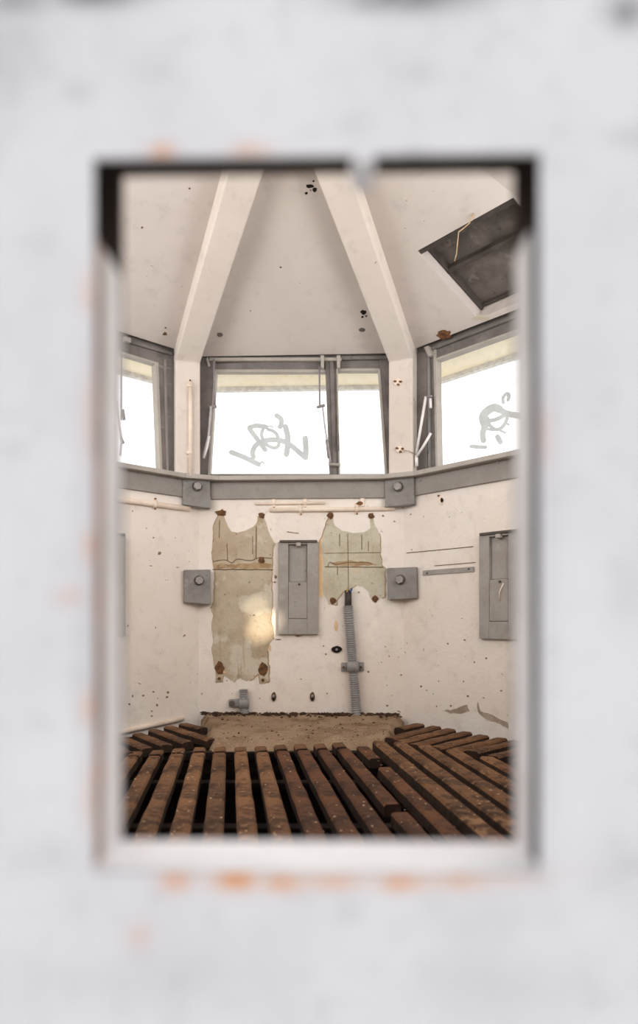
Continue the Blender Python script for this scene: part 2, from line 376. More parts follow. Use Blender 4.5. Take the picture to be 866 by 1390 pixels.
# --- middle window
m = MB()
m.pxprism(WB, [(268, 489), (528, 489), (528, 503), (268, 503)], -.030, -.07)
m.pxprism(WB, [(268, 478), (293, 484), (292, 506), (283, YB), (262, YB)], -.022, -.07)
m.pxprism(WB, [(514.5, 484), (532, 480), (532, YB), (524, YB)], -.022, -.07)
m.pxprism(WB, [(268, 643), (528, 643), (528, 660), (268, 660)], -.03, -.07)
w1 = struct(m.build('window_1', M['frame'], bevel=.003))
MB().pxprism(WB, [(284, 485), (464, 485), (464, 489.5), (284, 489.5)], -.008, -.06).build('head_rail', M['ledge'], w1, bevel=.002)
MB().pxprism(WB, [(464, 483), (527, 482.5), (527, 487), (464, 488)], -.012, -.06).build('head_rail', M['frame'], w1, bevel=.002)
MB().pxprism(WB, [(292, 501.5), (442, 501.5), (442, 505), (292, 505)], -.026, -.06).build('sash_bead', M['ledge'], w1)
MB().pxprism(WB, [(457, 500), (515, 500), (515, 503.5), (457, 503.5)], -.026, -.06).build('sash_bead', M['ledge'], w1)
MB().pxprism(WB, [(290.5, 501), (293.5, 501), (284.8, YB), (282, YB)], -.018, -.06).build('sash_bead', M['ledge'], w1)
MB().pxprism(WB, [(513.3, 501), (516, 501), (526, YB), (523, YB)], -.018, -.06).build('sash_bead', M['ledge'], w1)
mu = MB().pxprism(WB, [(441, 488), (458, 488), (461, YB), (447, YB)], -.02, -.07).build('mullion', M['frame'], w1, bevel=.003)
MB().pxprism(WB, [(447.5, 490), (453, 490), (457, YB), (452, YB)], -.010, -.03).build('mullion_ridge', M['frame'], mu, bevel=.002)
MB().pxprism(WB, [(456.5, 500), (458.6, 500), (462, YB), (459.8, YB)], -.014, -.03).build('sash_bead', M['ledge'], mu)
header(WB, w1)
pA = pane(WB, [(288, 502), (444, 502), (450, YB), (281, YB)], w1)
pB = pane(WB, [(455, 500), (518, 500), (527, YB), (458, YB)], w1)
for x in (437.5, 459.5):
    MB().pxprism(WB, [(x - 2.6, 482), (x + 2.6, 482), (x + 2.2, 499), (x - 2, 499)], .006, -.02).build('hinge_tab', M['ledge'], w1, bevel=.002)
rodpx(WB, [(433.5, 498), (434, 551)], .0042, .012, 'stay_rod', M['rodgrey'], w1)
rodpx(WB, [(430, 553), (441, 550)], .0075, .012, 'stay_joint', M['rodgrey'], w1)
rodpx(WB, [(438, 553), (441, 580), (445, 605), (448.5, 627)], .0046, .02, 'stay_rod', M['rod'], w1)
rodpx(WB, [(443, 597), (444, 605), (446, 622)], .006, .022, 'stay_rod', M['rodgrey'], w1)
rodpx(WB, [(458.5, 588), (459, 612)], .005, .01, 'catch', M['frame'], w1)
rodpx(WB, [(446, 630), (462, 631)], .007, .015, 'catch', M['ledge'], w1)
rodpx(WB, [(290.5, 487), (291.2, 549)], .005, .02, 'stay_rod', M['rodgrey'], w1)
rodpx(WB, [(284, 553.5), (294, 551.5)], .008, .02, 'stay_joint', M['rodgrey'], w1)
rodpx(WB, [(286.5, 552), (283, 592), (275.5, 621)], .0052, .03, 'stay_rod', M['rod'], w1)
rodpx(WB, [(284, 592), (281.5, 606), (276.5, 622)], .0055, .034, 'stay_rod', M['rodwhite'], w1)
rodpx(WB, [(281, 486), (284, 497)], .006, .012, 'hinge_tab', M['ledge'], w1)
g = MB(); sc = 6.186
def gp(L): return [(295 + x / sc, 550 + y / sc) for x, y in L]
gn = GN + .0012
for k, (L, wd) in enumerate(([[(118, 396), (230, 440), (345, 497)], 38], [[(302, 435), (298, 385), (335, 328), (430, 293), (520, 295), (600, 325), (680, 390), (738, 440)], 38], [[(742, 440), (743, 360), (738, 278)], 42],
            [[(410, 182), (330, 172), (268, 188)], 34], [[(268, 192), (290, 226), (350, 305), (402, 375)], 36], [[(385, 195), (372, 255), (408, 325), (470, 358), (512, 340), (512, 275), (480, 225), (425, 203)], 26],
            [[(498, 88), (532, 112), (538, 150), (526, 182)], 36], [[(572, 182), (590, 260), (590, 340), (580, 412)], 42], [[(352, 505), (372, 475), (392, 490)], 12], [[(415, 178), (455, 175), (465, 190)], 12])):
    ribbon(g, WB, gp(L), wd / sc * 1.16, gn + k * .0001)
g.build('graffiti', M['spray'], pA)['label'] = 'grey spray painted graffiti tag'
# --- left window
m = MB()
m.pxprism(WL, [(40, 423), (160, 457.5), (240, 481), (240, 500.5), (214, 493), (160, 476.5), (40, 441)], -.028, -.07)
m.pxprism(WL, [(213.2, 484), (240, 478), (246, 643), (219, 641)], -.022, -.07)
w2 = struct(m.build('window_2', M['frame'], bevel=.003))
MB().pxprism(WL, [(40, 421), (234, 477.5), (234, 482), (40, 426)], -.012, -.06).build('head_rail', M['frame'], w2, bevel=.002)
MB().pxprism(WL, [(211.5, 491.5), (215, 492), (220.6, 641), (217.5, 640)], -.018, -.06).build('sash_bead', M['ledge'], w2)
MB().pxprism(WL, [(222.5, 488), (225.5, 488), (229, 641), (226, 641)], -.016, -.05).build('frame_ridge', M['plate'], w2)
MB().pxprism(WL, [(40, 440), (160, 475.5), (214, 492), (214, 495), (160, 479), (40, 443.5)], -.024, -.06).build('sash_bead', M['ledge'], w2)
header(WL, w2)
pane(WL, [(40, 436), (216, 489), (222, 644), (40, 611)], w2)
MB().pxprism(WL, [(169, 456), (178, 458.5), (178, 465), (169, 462.5)], .004, -.02).build('hinge_tab', M['ledge'], w2, bevel=.002)
rodpx(WL, [(164.5, 478), (164.5, 570)], .0042, .012, 'stay_rod', M['rodgrey'], w2)
rodpx(WL, [(166.5, 556), (168.5, 570)], .007, .014, 'stay_joint', M['rodgrey'], w2)
rodpx(WL, [(158, 545), (162, 580), (165, 597), (163, 618)], .005, .02, 'stay_rod', M['rod'], w2)
rodpx(WL, [(163.5, 594), (168, 602)], .006, .02, 'stay_joint', M['rodgrey'], w2)
# --- right window
m = MB()
m.pxprism(WR, [(575, 480), (592, 473.5), (690, 436), (800, 394), (800, 413), (690, 453.5), (592, 489), (575, 497)], -.028, -.07)
m.pxprism(WR, [(556, 480), (580, 476), (580, 640), (556, 645)], -.022, -.07)
m.pxprism(WR, [(580, 474), (592, 470), (594, 640), (580, 640)], -.030, -.07)
w3 = struct(m.build('window_3', M['frame'], bevel=.003))
MB().pxprism(WR, [(584, 471.5), (690, 430), (800, 387), (800, 392), (690, 435), (584, 476)], -.012, -.06).build('head_rail', M['frame'], w3, bevel=.002)
MB().pxprism(WR, [(588, 472), (591, 471), (594, 640), (591.4, 640)], -.018, -.06).build('sash_bead', M['ledge'], w3)
MB().pxprism(WR, [(580, 476), (583, 475), (584, 640), (581, 640)], -.018, -.06).build('frame_ridge', M['plate'], w3)
MB().pxprism(WR, [(592, 486), (690, 451), (800, 411), (800, 413.5), (690, 453.5), (592, 489)], -.022, -.06).build('sash_bead', M['ledge'], w3)
header(WR, w3)
pR = pane(WR, [(590, 484), (800, 408), (800, 590), (592, 644)], w3)
MB().pxprism(WR, [(575, 471), (581, 469), (586, 481), (581, 484)], .004, -.02).build('hinge_tab', M['ledge'], w3, bevel=.002)
rodpx(WR, [(578, 538.5), (571, 580), (564.8, 619)], .0065, .018, 'stay_arm', M['rodwhite'], w3)
rodpx(WR, [(584.8, 588), (575, 605), (565.5, 620)], .0062, .024, 'stay_arm', M['rodwhite'], w3)
rodpx(WR, [(565.3, 618), (565.5, 633)], .008, .022, 'stay_foot', M['rodwhite'], w3)
rodpx(WR, [(584.2, 541), (584.5, 554)], .0062, .008, 'catch', M['rodwhite'], w3)
rodpx(WR, [(577, 539.5), (586, 537.5)], .0045, .016, 'stay_joint', M['rodgrey'], w3)
g = MB(); sc2 = 7.217
def gq(L): return [(600 + x / sc2, 500 + y / sc2) for x, y in L]
for k, (L, wd) in enumerate(([[(405, 705), (398, 640), (412, 590)], 44], [[(420, 560), (400, 480), (440, 420), (510, 385), (560, 400)], 60], [[(560, 400), (630, 440), (740, 462), (850, 470)], 46],
            [[(450, 490), (470, 560), (530, 600), (590, 575), (630, 510), (640, 450)], 26], [[(430, 520), (530, 500), (620, 455)], 30], [[(425, 590), (500, 605)], 20],
            [[(600, 335), (598, 285), (635, 245), (660, 265), (645, 310)], 24], [[(545, 672), (570, 720)], 40], [[(285, 765), (350, 770), (425, 772)], 28], [[(570, 610), (620, 630)], 18], [[(640, 545), (655, 550)], 16], [[(640, 240), (655, 300)], 20])):
    ribbon(g, WR, gq(L), wd / sc2 * 1.35, gn + k * .0001)
g.build('graffiti', M['spray'], pR)['label'] = 'grey spray painted graffiti scrawl'
# ------------------------------------------------------------------ plates bolted over the corners
def hexbolt(p, d, r, l, parent, m):
    e = UP.cross(d).normalized()
    A = [p + (e * math.cos(a) + UP * math.sin(a)) * r for a in [math.pi / 3 * k + .3 for k in range(6)]]
    bo = MB().prism([q + d * l for q in A], A).build('bolt', m, parent, bevel=.0015)
    MB().tube([p - d * .001, p + d * .0035], r * 1.25, 18).build('washer', M['boxdark'], bo)
def plate(label, corner, quad, bolt):
    b_in = (V((-.223, 1.98)) - corner).normalized(); e2 = V((-b_in.y, b_in.x))
    if e2.x < 0: e2 = -e2
    fr = Wall(corner + b_in * .058, e2)
    fz = [fr.uz(x, y) for x, y in quad]
    t = thing('bolted_plate', fr.pt(sum(u for u, z in fz) / 4, min(z for u, z in fz)), label, 'plate')
    MB().wprism(fr, fz, 0, -.05).build('plate', M['plate'], t, bevel=.003)
    hexbolt(fr.px(*bolt), fr.n, .0195, .022, t, M['bolt'])
    return t
plate('grey bolted steel plate directly under the ledge, at left corner of back wall', BL, [(247.5, 646), (285, 648), (286.5, 690), (248, 685)], (267.5, 660.5))
plate('grey bolted steel plate directly under the ledge, at right corner of back wall', BR, [(522, 649), (562, 646), (562, 684.5), (522.5, 688.5)], (541, 661))
plate('grey bolted steel plate at mid height, beside the tall bare plaster patch', BL, [(250, 773.5), (286, 773), (287, 820.5), (250.5, 818)], (270, 788))
plate('grey bolted steel plate at mid height, beside the flat bar', BR, [(525, 771), (565, 769.5), (566, 812), (526, 814.5)], (543.5, 787))
# ------------------------------------------------------------------ electrical cover boxes
def cover(label, w, u0, z0, screw=True, streak=False):
    W_, H_ = .196, .448
    t = thing('electrical_box', w.pt(u0 + W_ / 2, z0, 0), label, 'electrical box')
    a, b, c, d = .050, .142, .075, .436              # inner panel rectangle
    m = MB()
    m.wbox(w, u0, u0 + a, z0, z0 + H_, .022, -.01); m.wbox(w, u0 + b, u0 + W_, z0, z0 + H_, .022, -.01)
    m.wbox(w, u0 + a, u0 + b, z0, z0 + c, .0218, -.01); m.wbox(w, u0 + a, u0 + b, z0 + d, z0 + H_, .0218, -.01)
    m.build('box_frame', M['box'], t, bevel=.0025)
    MB().wbox(w, u0 + a + .001, u0 + b - .001, z0 + c + .002, z0 + c + .178, .020, -.01).build('lower_panel', M['box'], t, bevel=.002)
    MB().wbox(w, u0 + a + .001, u0 + b - .003, z0 + c + .180, z0 + d - .001, .005, -.01).build('sliding_panel', M['box'], t, bevel=.002)
    MB().wbox(w, u0 + .008, u0 + W_ - .006, z0 + H_ - .003, z0 + H_ + .008, .032, -.005).build('top_lip', M['boxdark'], t, bevel=.002)
    MB().wbox(w, u0 + .088, u0 + .112, z0 + H_ - .022, z0 + H_ - .004, .036, .010).build('latch', M['ledge'], t, bevel=.003)
    p = w.pt(u0 + .103, z0 + .243, .0185); MB().tube([p, p + w.n * .006], .006, 8).build('screw', M['boxdark'], t)
    if streak:
        MB().tube([w.pt(u0 + .10, z0 + .16, .021), w.pt(u0 + .103, z0 + .20, .024), w.pt(u0 + .12, z0 + .235, .022)], .003, 6).build('hook_wire', M['pipe'], t)
    return t
u, z = WB.uz(378, 861); cover('grey metal electrical cover box in the middle of back wall', WB, u, z)
u, z = WR.uz(654, 867); cover('grey electrical cover box on the right wall, cut off by the door opening', WR, u, z, streak=True)
u, z = WL.uz(167.5, 863); cover('grey electrical cover box on the left wall, only its edge showing', WL, u - .196, z)
# flat bar on the right wall
q = [(573.5, 774.5), (643, 769), (643, 776), (573.5, 781)]
p = WR.px(608, 781)
t = thing('flat_bar', p, 'thin flat grey metal bar screwed to the right wall', 'bar')
MB().pxprism(WR, q, .006, -.002).build('bar', M['box'], t, bevel=.001)
for x, y in ((580, 778), (636.5, 772.5)):
    c = WR.px(x, y, .006); MB().tube([c - WR.n * .002, c + WR.n * .003], .0045, 8).build('screw', M['boxdark'], t)
# ------------------------------------------------------------------ painted pipes with clips
def pipe(label, w, pts, r, clips, n=None, mname='pipe'):
    n = r * .9 if n is None else n
    P = [w.px(x, y, n) for x, y in pts]
    t = thing('painted_pipe', V((P[0] + P[-1]) / 2) - UP * r, label, 'pipe')
    MB().tube(P, r, 12).build('pipe', M[mname], t)
    for x, y in clips:
        c = w.px(x, y, n); d = (P[-1] - P[0]).normalized()
        MB().tube([c - d * .007, c + d * .007], r * 1.35, 12).build('pipe_clip', M[mname], t)
        q = c - UP * r * 2.6
        cs_ = MB().wprism(w, [w.uz(x - 2.6, y - 9), w.uz(x + 2.6, y - 9), w.uz(x + 2.4, y + 7), w.uz(x - 2.4, y + 7)], .006, -.002).build('clip_strap', M[mname], t, bevel=.002)
        for yy in (y - 7.5, y + 6):
            c2 = w.px(x + .6, yy, .006); MB().tube([c2 - w.n * .002, c2 + w.n * .003], .0045, 7).build('clip_screw', M['rust'], cs_)
    return t
pipe('cream painted pipe, the longer and lower one on back wall', WB, [(366, 692), (450, 691.6), (536, 690)], .0105, [(408, 692), (484, 691.3)])
pipe('faint cream painted pipe, shorter, just below the ledge on back wall', WB, [(346, 683.6), (441, 682.6)], .007, [(371.5, 683), (414, 683)])
pipe('cream painted pipe under the ledge on the left wall', WL, [(120, 672.6), (210, 684.5), (257, 690.6)], .0125, [(210, 684.5)])
pipe('white painted pipe along foot of the left wall, behind slats', WL, [(120, 1003.5), (160, 994.5), (249, 975)], .012, [])
pipe('slim cream conduit running up the left window post', frL, [(258.5, 519), (258.5, 646)], .010, [(257.5, 524), (257.5, 615)])
MB().wprism(WB, [WB.uz(480, 672), WB.uz(498, 672), WB.uz(497, 687), WB.uz(486, 687)], .007, -.002)
t = thing('pipe_bracket', WB.px(491, 690), 'small rusty pipe bracket above lower pipe near right corner', 'bracket')
MB().pxprism(WB, [(488.5, 673), (495, 673), (494.5, 687), (489, 687)], .009, -.002).build('bracket', M['pipe'], t, bevel=.002)
MB().pxprism(WB, blob(489, 683, 4, 3), .0095, .004).build('rust_stain', M['rust'], t)
# ------------------------------------------------------------------ bare plaster patches and stains on the back wall
patchL = [(289, 735), (290, 715), (293, 705), (297, 698), (304, 698), (306, 708), (309, 716), (314, 721), (323, 723), (333, 720), (343, 715), (348, 710), (350, 700), (358, 700), (361, 710), (364, 719), (368, 728),
          (373, 737), (370, 748), (370, 762), (369, 790), (370, 812), (368, 840), (372, 868), (367, 874), (364, 884), (365, 905), (365, 926), (354, 927), (351, 916), (344, 921), (335, 925), (326, 920), (318, 926), (310, 921), (304, 917), (303, 927), (293, 927),
          (291, 905), (287, 885), (289, 862), (286, 850), (289, 836), (286, 825), (290, 815), (291, 790), (291, 772), (288, 758), (287.5, 745)]
pl = decal(WB, jit(patchL, 5, .8), 'bare_plaster_patch', M['plaster'], wall_back); pl['label'] = 'tall bare beige plaster patch'
patchR = [(434, 737), (438, 724), (442, 714), (445, 704), (452, 704), (455, 714), (464, 720), (478, 723.5), (494, 722), (502, 717), (502, 702), (507, 702), (509, 712), (515, 724), (517, 735), (516, 749), (519, 767), (523, 771), (523, 811),
          (514, 813), (511, 818), (505, 816), (500, 803), (493, 797), (484, 795), (475, 800), (466, 804), (459, 812), (457, 821), (446, 821), (443, 812), (439, 806), (437, 790), (436, 770), (436, 752)]
pr = decal(WB, jit(patchR, 5, .8), 'bare_plaster_patch', M['plaster2'], wall_back); pr['label'] = 'bare greenish plaster patch'
decal(WB, jit([(433, 733), (438, 726), (437, 742), (439, 760), (438, 785), (439, 806), (437, 812), (433, 808), (432, 770)], 5, .8), 'peach_undercoat_strip', M['peach'], wall_back, .0016)
def edge(pts, i0, i1, wpx):
    g = MB(); ribbon(g, WB, jit(pts[i0:i1], 4, .7, False), wpx, .0019); g.build('stained_edge', M['tan'], wall_back)
edge(patchL, 0, 5, 1.3); edge(patchL, 17, 25, 1.0); edge(patchL, 25, 32, 1.8); edge(patchL, 43, 54, 1.2)
edge(patchR, 0, 5, 1.3); edge(patchR, 13, 20, 1.0); edge(patchR, 24, 30, 1.2)
def crack(pts, wpx=1.0, name='crack', m='crack', n=.0022):
    g = MB(); ribbon(g, WB, pts, wpx, n); g.build(name, M[m], wall_back)
crack(jit([(289, 773), (370, 773.5)], 8, .3, False) + [(370, 773.5)], 1.3)
crack([(290, 762), (305, 760), (315, 764), (322, 759), (340, 761), (352, 757), (369, 758)], 1.0)
crack([(308, 738), (309, 761)], .9); crack([(348, 715), (347.5, 758)], 1.1); crack([(343, 728), (343, 752)], .7); crack([(298, 706), (297.5, 730)], .9)
crack([(441, 769.5), (520, 770)], 1.1); crack([(441, 751), (517, 750)], .7); crack([(445, 769), (448, 763), (456, 766), (470, 764), (492, 763), (505, 765)], .8); crack([(472, 725), (473, 800)], .7)
crack([(461, 725), (461, 741)], .9); crack([(491, 726), (491, 746)], .9); crack([(458, 770), (458, 780)], .8); crack([(500, 735), (500, 748)], .8)
crack([(390, 722), (405, 724)], 1.0, 'chip', 'rust')
decal(WB, jit([(290, 765), (320, 766), (350, 763), (369, 766), (369, 772), (291, 771.5)], 5, 1), 'brown_stain', M['tan'], wall_back, .0018)
decal(WB, jit([(447, 764), (470, 761), (500, 763), (515, 767), (480, 768.5), (455, 768)], 5, .8), 'brown_stain', M['tan'], wall_back, .0018)
for x, y, rx, ry in ((456, 850, 2.6, 8), (303, 912, 5, 1.5), (366.5, 880, 2, 5)): decal(WB, blob(x, y, rx, ry), 'brown_stain', M['peach'], wall_back, .0018)
for x, y, rx, ry in ((387, 771, 2, 1.4), (374, 783, 1.8, 2.4), (373, 790, 1.6, 1.2), (378, 868, 4, .8), (405, 863.5, 5, .7), (264, 735, 1, 4), (266, 850, .8, 5), (267, 880, .7, 9), (487, 804, 1.2, 1.2), (500, 912, 1.3, 1.3), (520, 700, 1.5, 1.2)):
    decal(WB, blob(x, y, rx, ry), 'chip', M['chipc'], wall_back, .002)
# anchors left from removed equipment
def anchor(name, label, cat, w, x, y, kind):
    n = w.n; p = w.px(x, y)
    t = thing(name, p - UP * .015, label, cat)
    if kind == 'rusty':
        MB().pxprism(w, blob(x, y, 4.6, 4.2, 12), .004, -.002).build('rust_stain', M['rust'], t)
        MB().tube([p, p + n * .010], .0065, 8).build('bolt', M['crack'], t)
    elif kind == 'smear':
        MB().pxprism(w, blob(x, y, 7.5, 4.2, 14, .35), .004, -.002).build('rust_stain', M['rust'], t)
        MB().tube([p, p + n * .010], .0065, 8).build('bolt', M['rust'], t)
    elif kind == 'double':
        MB().pxprism(w, blob(x, y - 8, 6.2, 9, 14, .2), .004, -.002).build('rust_stain', M['rust'], t)
        MB().pxprism(w, blob(x, y + 6, 5, 4.5, 12, .2), .0045, -.002).build('mortar_ring', M['plaster'], t)
        c = w.px(x, y + 6); MB().tube([c, c + n * .014], .0075, 8).build('bolt', M['rust'], t)
    elif kind == 'stud':
        MB().pxprism(w, blob(x, y, 3.4, 6.5, 12, .12), .004, -.002).build('plate', M['crack'], t)
        MB().tube([p + UP * .006, p + UP * .006 + n * .018], .0065, 10).build('bolt', M['rodgrey'], t)
        c = p - UP * .008; MB().tube([c, c + n * .012], .005, 8).build('nut', M['dark'], t)
    elif kind == 'eyelet':
        MB().pxprism(w, blob(x, y, 7.2, 4.6, 16, .08), .006, -.002).build('rim', M['dark'], t)
        MB().tube([p, p + n * .013], .006, 8).build('bolt', M['rodgrey'], t)
    elif kind == 'hole':
        MB().pxprism(w, blob(x, y, 3.4, 6, 12, .12), .006, -.002).build('plate', M['pipe'], t)
        MB().pxprism(w, blob(x + 1.5, y, 1.8, 3.2, 10, .1), .0068, .002).build('hole', M['dark'], t)
        MB().pxprism(w, blob(x - 3, y - 6, 1.6, 1.3, 8, .2), .0068, .002).build('rust_stain', M['rust'], t)
    elif kind == 'clip':
        MB().pxprism(w, blob(x, y, 6, 4.5, 12, .25), .006, -.002).build('rust_stain', M['pipe'], t)
        for dx, dy in ((-4, -1.5), (3.5, -1), (.5, 3)):
            MB().pxprism(w, blob(x + dx, y + dy, 2.2, 1.5, 8, .2), .0075, .002).build('bolt', M['rust'], t)
    return t
anchor('wall_anchor', 'rusty anchor at the top left tip of the tall plaster patch', 'anchor', WB, 300, 696, 'smear')
anchor('wall_anchor', 'rusty anchor at the top right tip of the tall plaster patch', 'anchor', WB, 355, 699.5, 'rusty')
anchor('wall_anchor', 'rusty anchor inside the tall plaster patch, next to the box', 'anchor', WB, 355, 760, 'rusty')
anchor('wall_anchor', 'big rusty anchor at the bottom left of the tall plaster patch', 'anchor', WB, 298, 915, 'double')
anchor('wall_anchor', 'big rusty anchor at the bottom right of the tall plaster patch', 'anchor', WB, 357, 917, 'double')
anchor('wall_anchor', 'rusty anchor at the top left tip of the greenish plaster patch', 'anchor', WB, 448.5, 700, 'rusty')
anchor('wall_anchor', 'rusty anchor at the top right tip of the greenish plaster patch', 'anchor', WB, 503.5, 700.5, 'rusty')
anchor('wall_anchor', 'rusty anchor at the bottom left of the greenish plaster patch', 'anchor', WB, 451.5, 816, 'rusty')
anchor('wall_anchor', 'rusty anchor at the bottom right of the greenish plaster patch', 'anchor', WB, 509, 813, 'rusty')
anchor('wall_stud', 'small metal stud low on back wall, nearer the short conduit', 'stud', WB, 371.5, 946, 'stud')
anchor('wall_stud', 'small metal stud low on back wall, nearer the tall conduit', 'stud', WB, 424, 946, 'stud')
anchor('wall_eyelet', 'black rimmed eyelet bolt left of the tall conduit', 'eyelet', WB, 457, 881.5, 'eyelet')
anchor('cable_inlet', 'small cream fitting with dark hole high on the right wall', 'fitting', WR, 598, 679, 'hole')
anchor('post_fitting', 'rusty fitting near the top of the right window post', 'fitting', frR, 540, 519, 'clip')
anchor('post_fitting', 'rusty fitting low on the right window post with thin wires', 'fitting', frR, 543, 610, 'clip')
t = tag(MB().tube([frR.px(546, 611, .006), frR.px(554, 612, .014), WR.px(565, 617, .03)], .0016, 6).build('thin_wire', M['rodgrey']), 'thin wire running from the right post fitting to the window arm', 'wire')
# damaged plaster on the right wall
for pts in ([(599, 964), (615, 963), (634, 957), (637, 966), (625, 968), (612, 968)], [(648, 952), (652, 965), (662, 968), (673, 973), (683, 977), (690, 980), (690, 990), (678, 982), (662, 979), (651, 970), (647, 962)]):
    decal(WR, jit(pts, 4, .9), 'crumbled_plaster', M['crumble'], wall_br)
g = MB(); ribbon(g, WR, [(552, 750.5), (580, 748), (642, 742)], 1.0, .002); g.build('crack', M['crack'], wall_br)
g = MB(); ribbon(g, WR, [(590, 768), (615, 766), (645, 763.5)], .9, .002); g.build('crack', M['crack'], wall_br)
for k in range(14):
    decal(WR, blob(random.uniform(556, 684), random.uniform(860, 960), random.uniform(.6, 1.6), random.uniform(.6, 1.4), 8), 'chip', M['chipc'], wall_br, .0016)
for k in range(9):
    decal(WL, blob(random.uniform(168, 240), random.uniform(935, 972), random.uniform(.8, 2.2), random.uniform(.8, 1.8), 8), 'chip', M['chipc'], wall_bl, .0016)
for x, y, rx, ry in ((216.5, 751, 2.2, 2.4), (208.5, 730, 1.2, 1), (241, 770, 2, .6), (205, 768, 2, .6)): decal(WL, blob(x, y, rx, ry), 'chip', M['chipc'], wall_bl, .0016)
for k in range(16):
    decal(WB, blob(random.choice([random.uniform(296, 460), random.uniform(494, 545)]), random.uniform(870, 962), random.uniform(.5, 1.3), random.uniform(.5, 1.3), 8), 'chip', M['chipc'], wall_back, .0016)
g = MB(); ribbon(g, WB, [(552, 690), (551, 760), (550, 965)], 1.5, .0012); g.build('paint_ridge', M['pipe'], wall_back)
# ------------------------------------------------------------------ corrugated conduits
def conduit(label, pts, r, clamp, ncl):
    P = [V(p) for p in pts]; L = [0]
    for a, b in zip(P, P[1:]): L.append(L[-1] + (b - a).length)
    def at(s):
        s = max(0, min(s, L[-1]))
        for i in range(len(P) - 1):
            if s <= L[i + 1] or i == len(P) - 2:
                f = (s - L[i]) / (L[i + 1] - L[i]); p0, p1, p2, p3 = P[max(i - 1, 0)], P[i], P[i + 1], P[min(i + 2, len(P) - 1)]
                return .5 * (2 * p1 + (p2 - p0) * f + (2 * p0 - 5 * p1 + 4 * p2 - p3) * f * f + (3 * p1 - p0 - 3 * p2 + p3) * f ** 3)
    step = .0026; n = int(L[-1] / step); path = [at(k * L[-1] / n) for k in range(n + 1)]
    rad = [r * (1.0 if k % 4 < 2 else .76) for k in range(n + 1)]
    t = thing('corrugated_conduit', P[-1], label, 'conduit')
    MB().tube(path, rad, 16).build('hose', M['cond'], t)
    return t, at, L[-1]
r = .025
cpts = [WB.px(472.5, 822, .026), WB.px(474.5, 850, .026), WB.px(477, 880, .026), WB.px(479, 906, .026), WB.px(481.5, 935, .028), WB.px(483.5, 962, .035), WB.px(485, 980, .05)]
t, at, L = conduit('tall grey corrugated conduit with cables sticking out of its top', cpts, r, None, None)
MB().tube([WB.px(472.5, 826, .026), WB.px(472.7, 812, .022), WB.px(472.5, 802, .014)], .0165, 10).build('cable_bundle', M['cable'], t)
MB().tube([WB.px(475.2, 804, .030), WB.px(476.5, 801.5, .028), WB.px(477.5, 799, .018)], .005, 8).build('cable', M['blue'], t)
MB().tube([WB.px(470.5, 804, .030), WB.px(471.5, 802, .028), WB.px(472, 799.5, .018)], .004, 8).build('cable', M['yellow'], t)
c = WB.px(479, 905, .026)
MB().tube([c - UP * .024, c + UP * .024], .0285, 18).build('clamp_band', M['cond'], t)
m = MB().pxprism(WB, [(463, 899.5), (494, 899), (494, 911), (463, 911.5)], .012, -.002); cl = m.build('clamp_foot', M['cond'], t, bevel=.003)
for x in (466.5, 489.8):
    q = WB.px(x, 905.5, .012); MB().tube([q, q + WB.n * .008], .011, 12).build('clamp_washer', M['cond'], cl); MB().tube([q, q + WB.n * .014], .0062, 8).build('clamp_bolt', M['rust'], cl)
cpts = [WB.px(330.5, 936, .026), WB.px(330.7, 950, .026), WB.px(331.3, 962, .028), WB.px(333, 972, .034), WB.px(337, 981, .05), WB.px(340, 986, .06)]
t, at, L = conduit('short grey corrugated conduit stub rising from the dirt at left', cpts, .0225, None, None)
c = WB.px(330.8, 955, .026)
MB().tube([c - UP * .022, c + UP * .022], .0255, 18).build('clamp_band', M['cond'], t)
MB().pxprism(WB, [(310, 949.5), (331, 949), (331, 960), (310, 959)], .02, -.002).build('clamp_foot', M['cond'], t, bevel=.004)
q = WB.px(315, 954.5, .02); MB().tube([q, q + WB.n * .012], .0125, 12).build('clamp_bolt', M['boxdark'], t)
# ------------------------------------------------------------------ duckboards
def slat(p, q, w, h, m, parent, zoff=0, name='slat'):
    """one worn board from p to q (points on its top), softened edges and a slight unevenness"""
    p, q = V(p), V(q); d = (q - p); L = d.length; d.normalize(); e = d.cross(UP).normalized(); n = max(2, int(L / .03))
    ch = w * .14; prof = [(-w / 2, -h), (-w / 2, -ch * .9), (-w / 2 + ch, 0), (w / 2 - ch, 0), (w / 2, -ch * .9), (w / 2, -h)]
    sd = random.uniform(0, 100); vs = []; fs = []; lean = random.uniform(-.02, .02)
    for i in range(n + 1):
        f = i / n; c = p + d * L * f + UP * zoff
        for a, b in prof:
            k = noise.noise(V((sd + f * L * 9, a * 30, b * 20)))
            k2 = noise.noise(V((sd + 31 + f * L * 14, a * 40, 3)))
            v = c + e * (a + k * .0022) + UP * (b + k2 * .0018 + a * lean)
            if i in (0, n): v += d * noise.noise(V((sd, a * 60, b * 60 + i))) * .004
            vs.append(v)
    P_ = len(prof)
    for i in range(n):
        for k in range(P_): fs.append([i * P_ + k, i * P_ + (k + 1) % P_, (i + 1) * P_ + (k + 1) % P_, (i + 1) * P_ + k])
    fs += [list(range(P_))[::-1], [n * P_ + k for k in range(P_)]]
    mb = MB().add(vs, fs)
    return mb.build(name, M[m], parent, loc=V((p + q) / 2) - UP * h)
SD = math.radians(7.7)                       # the long boards run a little to the left of the view axis
DS = -VR * math.sin(SD) + VD * math.cos(SD); ES = VR * math.cos(SD) + VD * math.sin(SD)
def along(pp, px_y, z=SLAT_Z):
    """point of the board line with sideways offset pp at image row px_y"""
    depth = (EYE - z) * F / (px_y - HY)
    s = (depth - ES.dot(VD) * pp) / DS.dot(VD)
    v = ES * pp + DS * s; return V((v.x, v.y, z))
NEAR = 1235
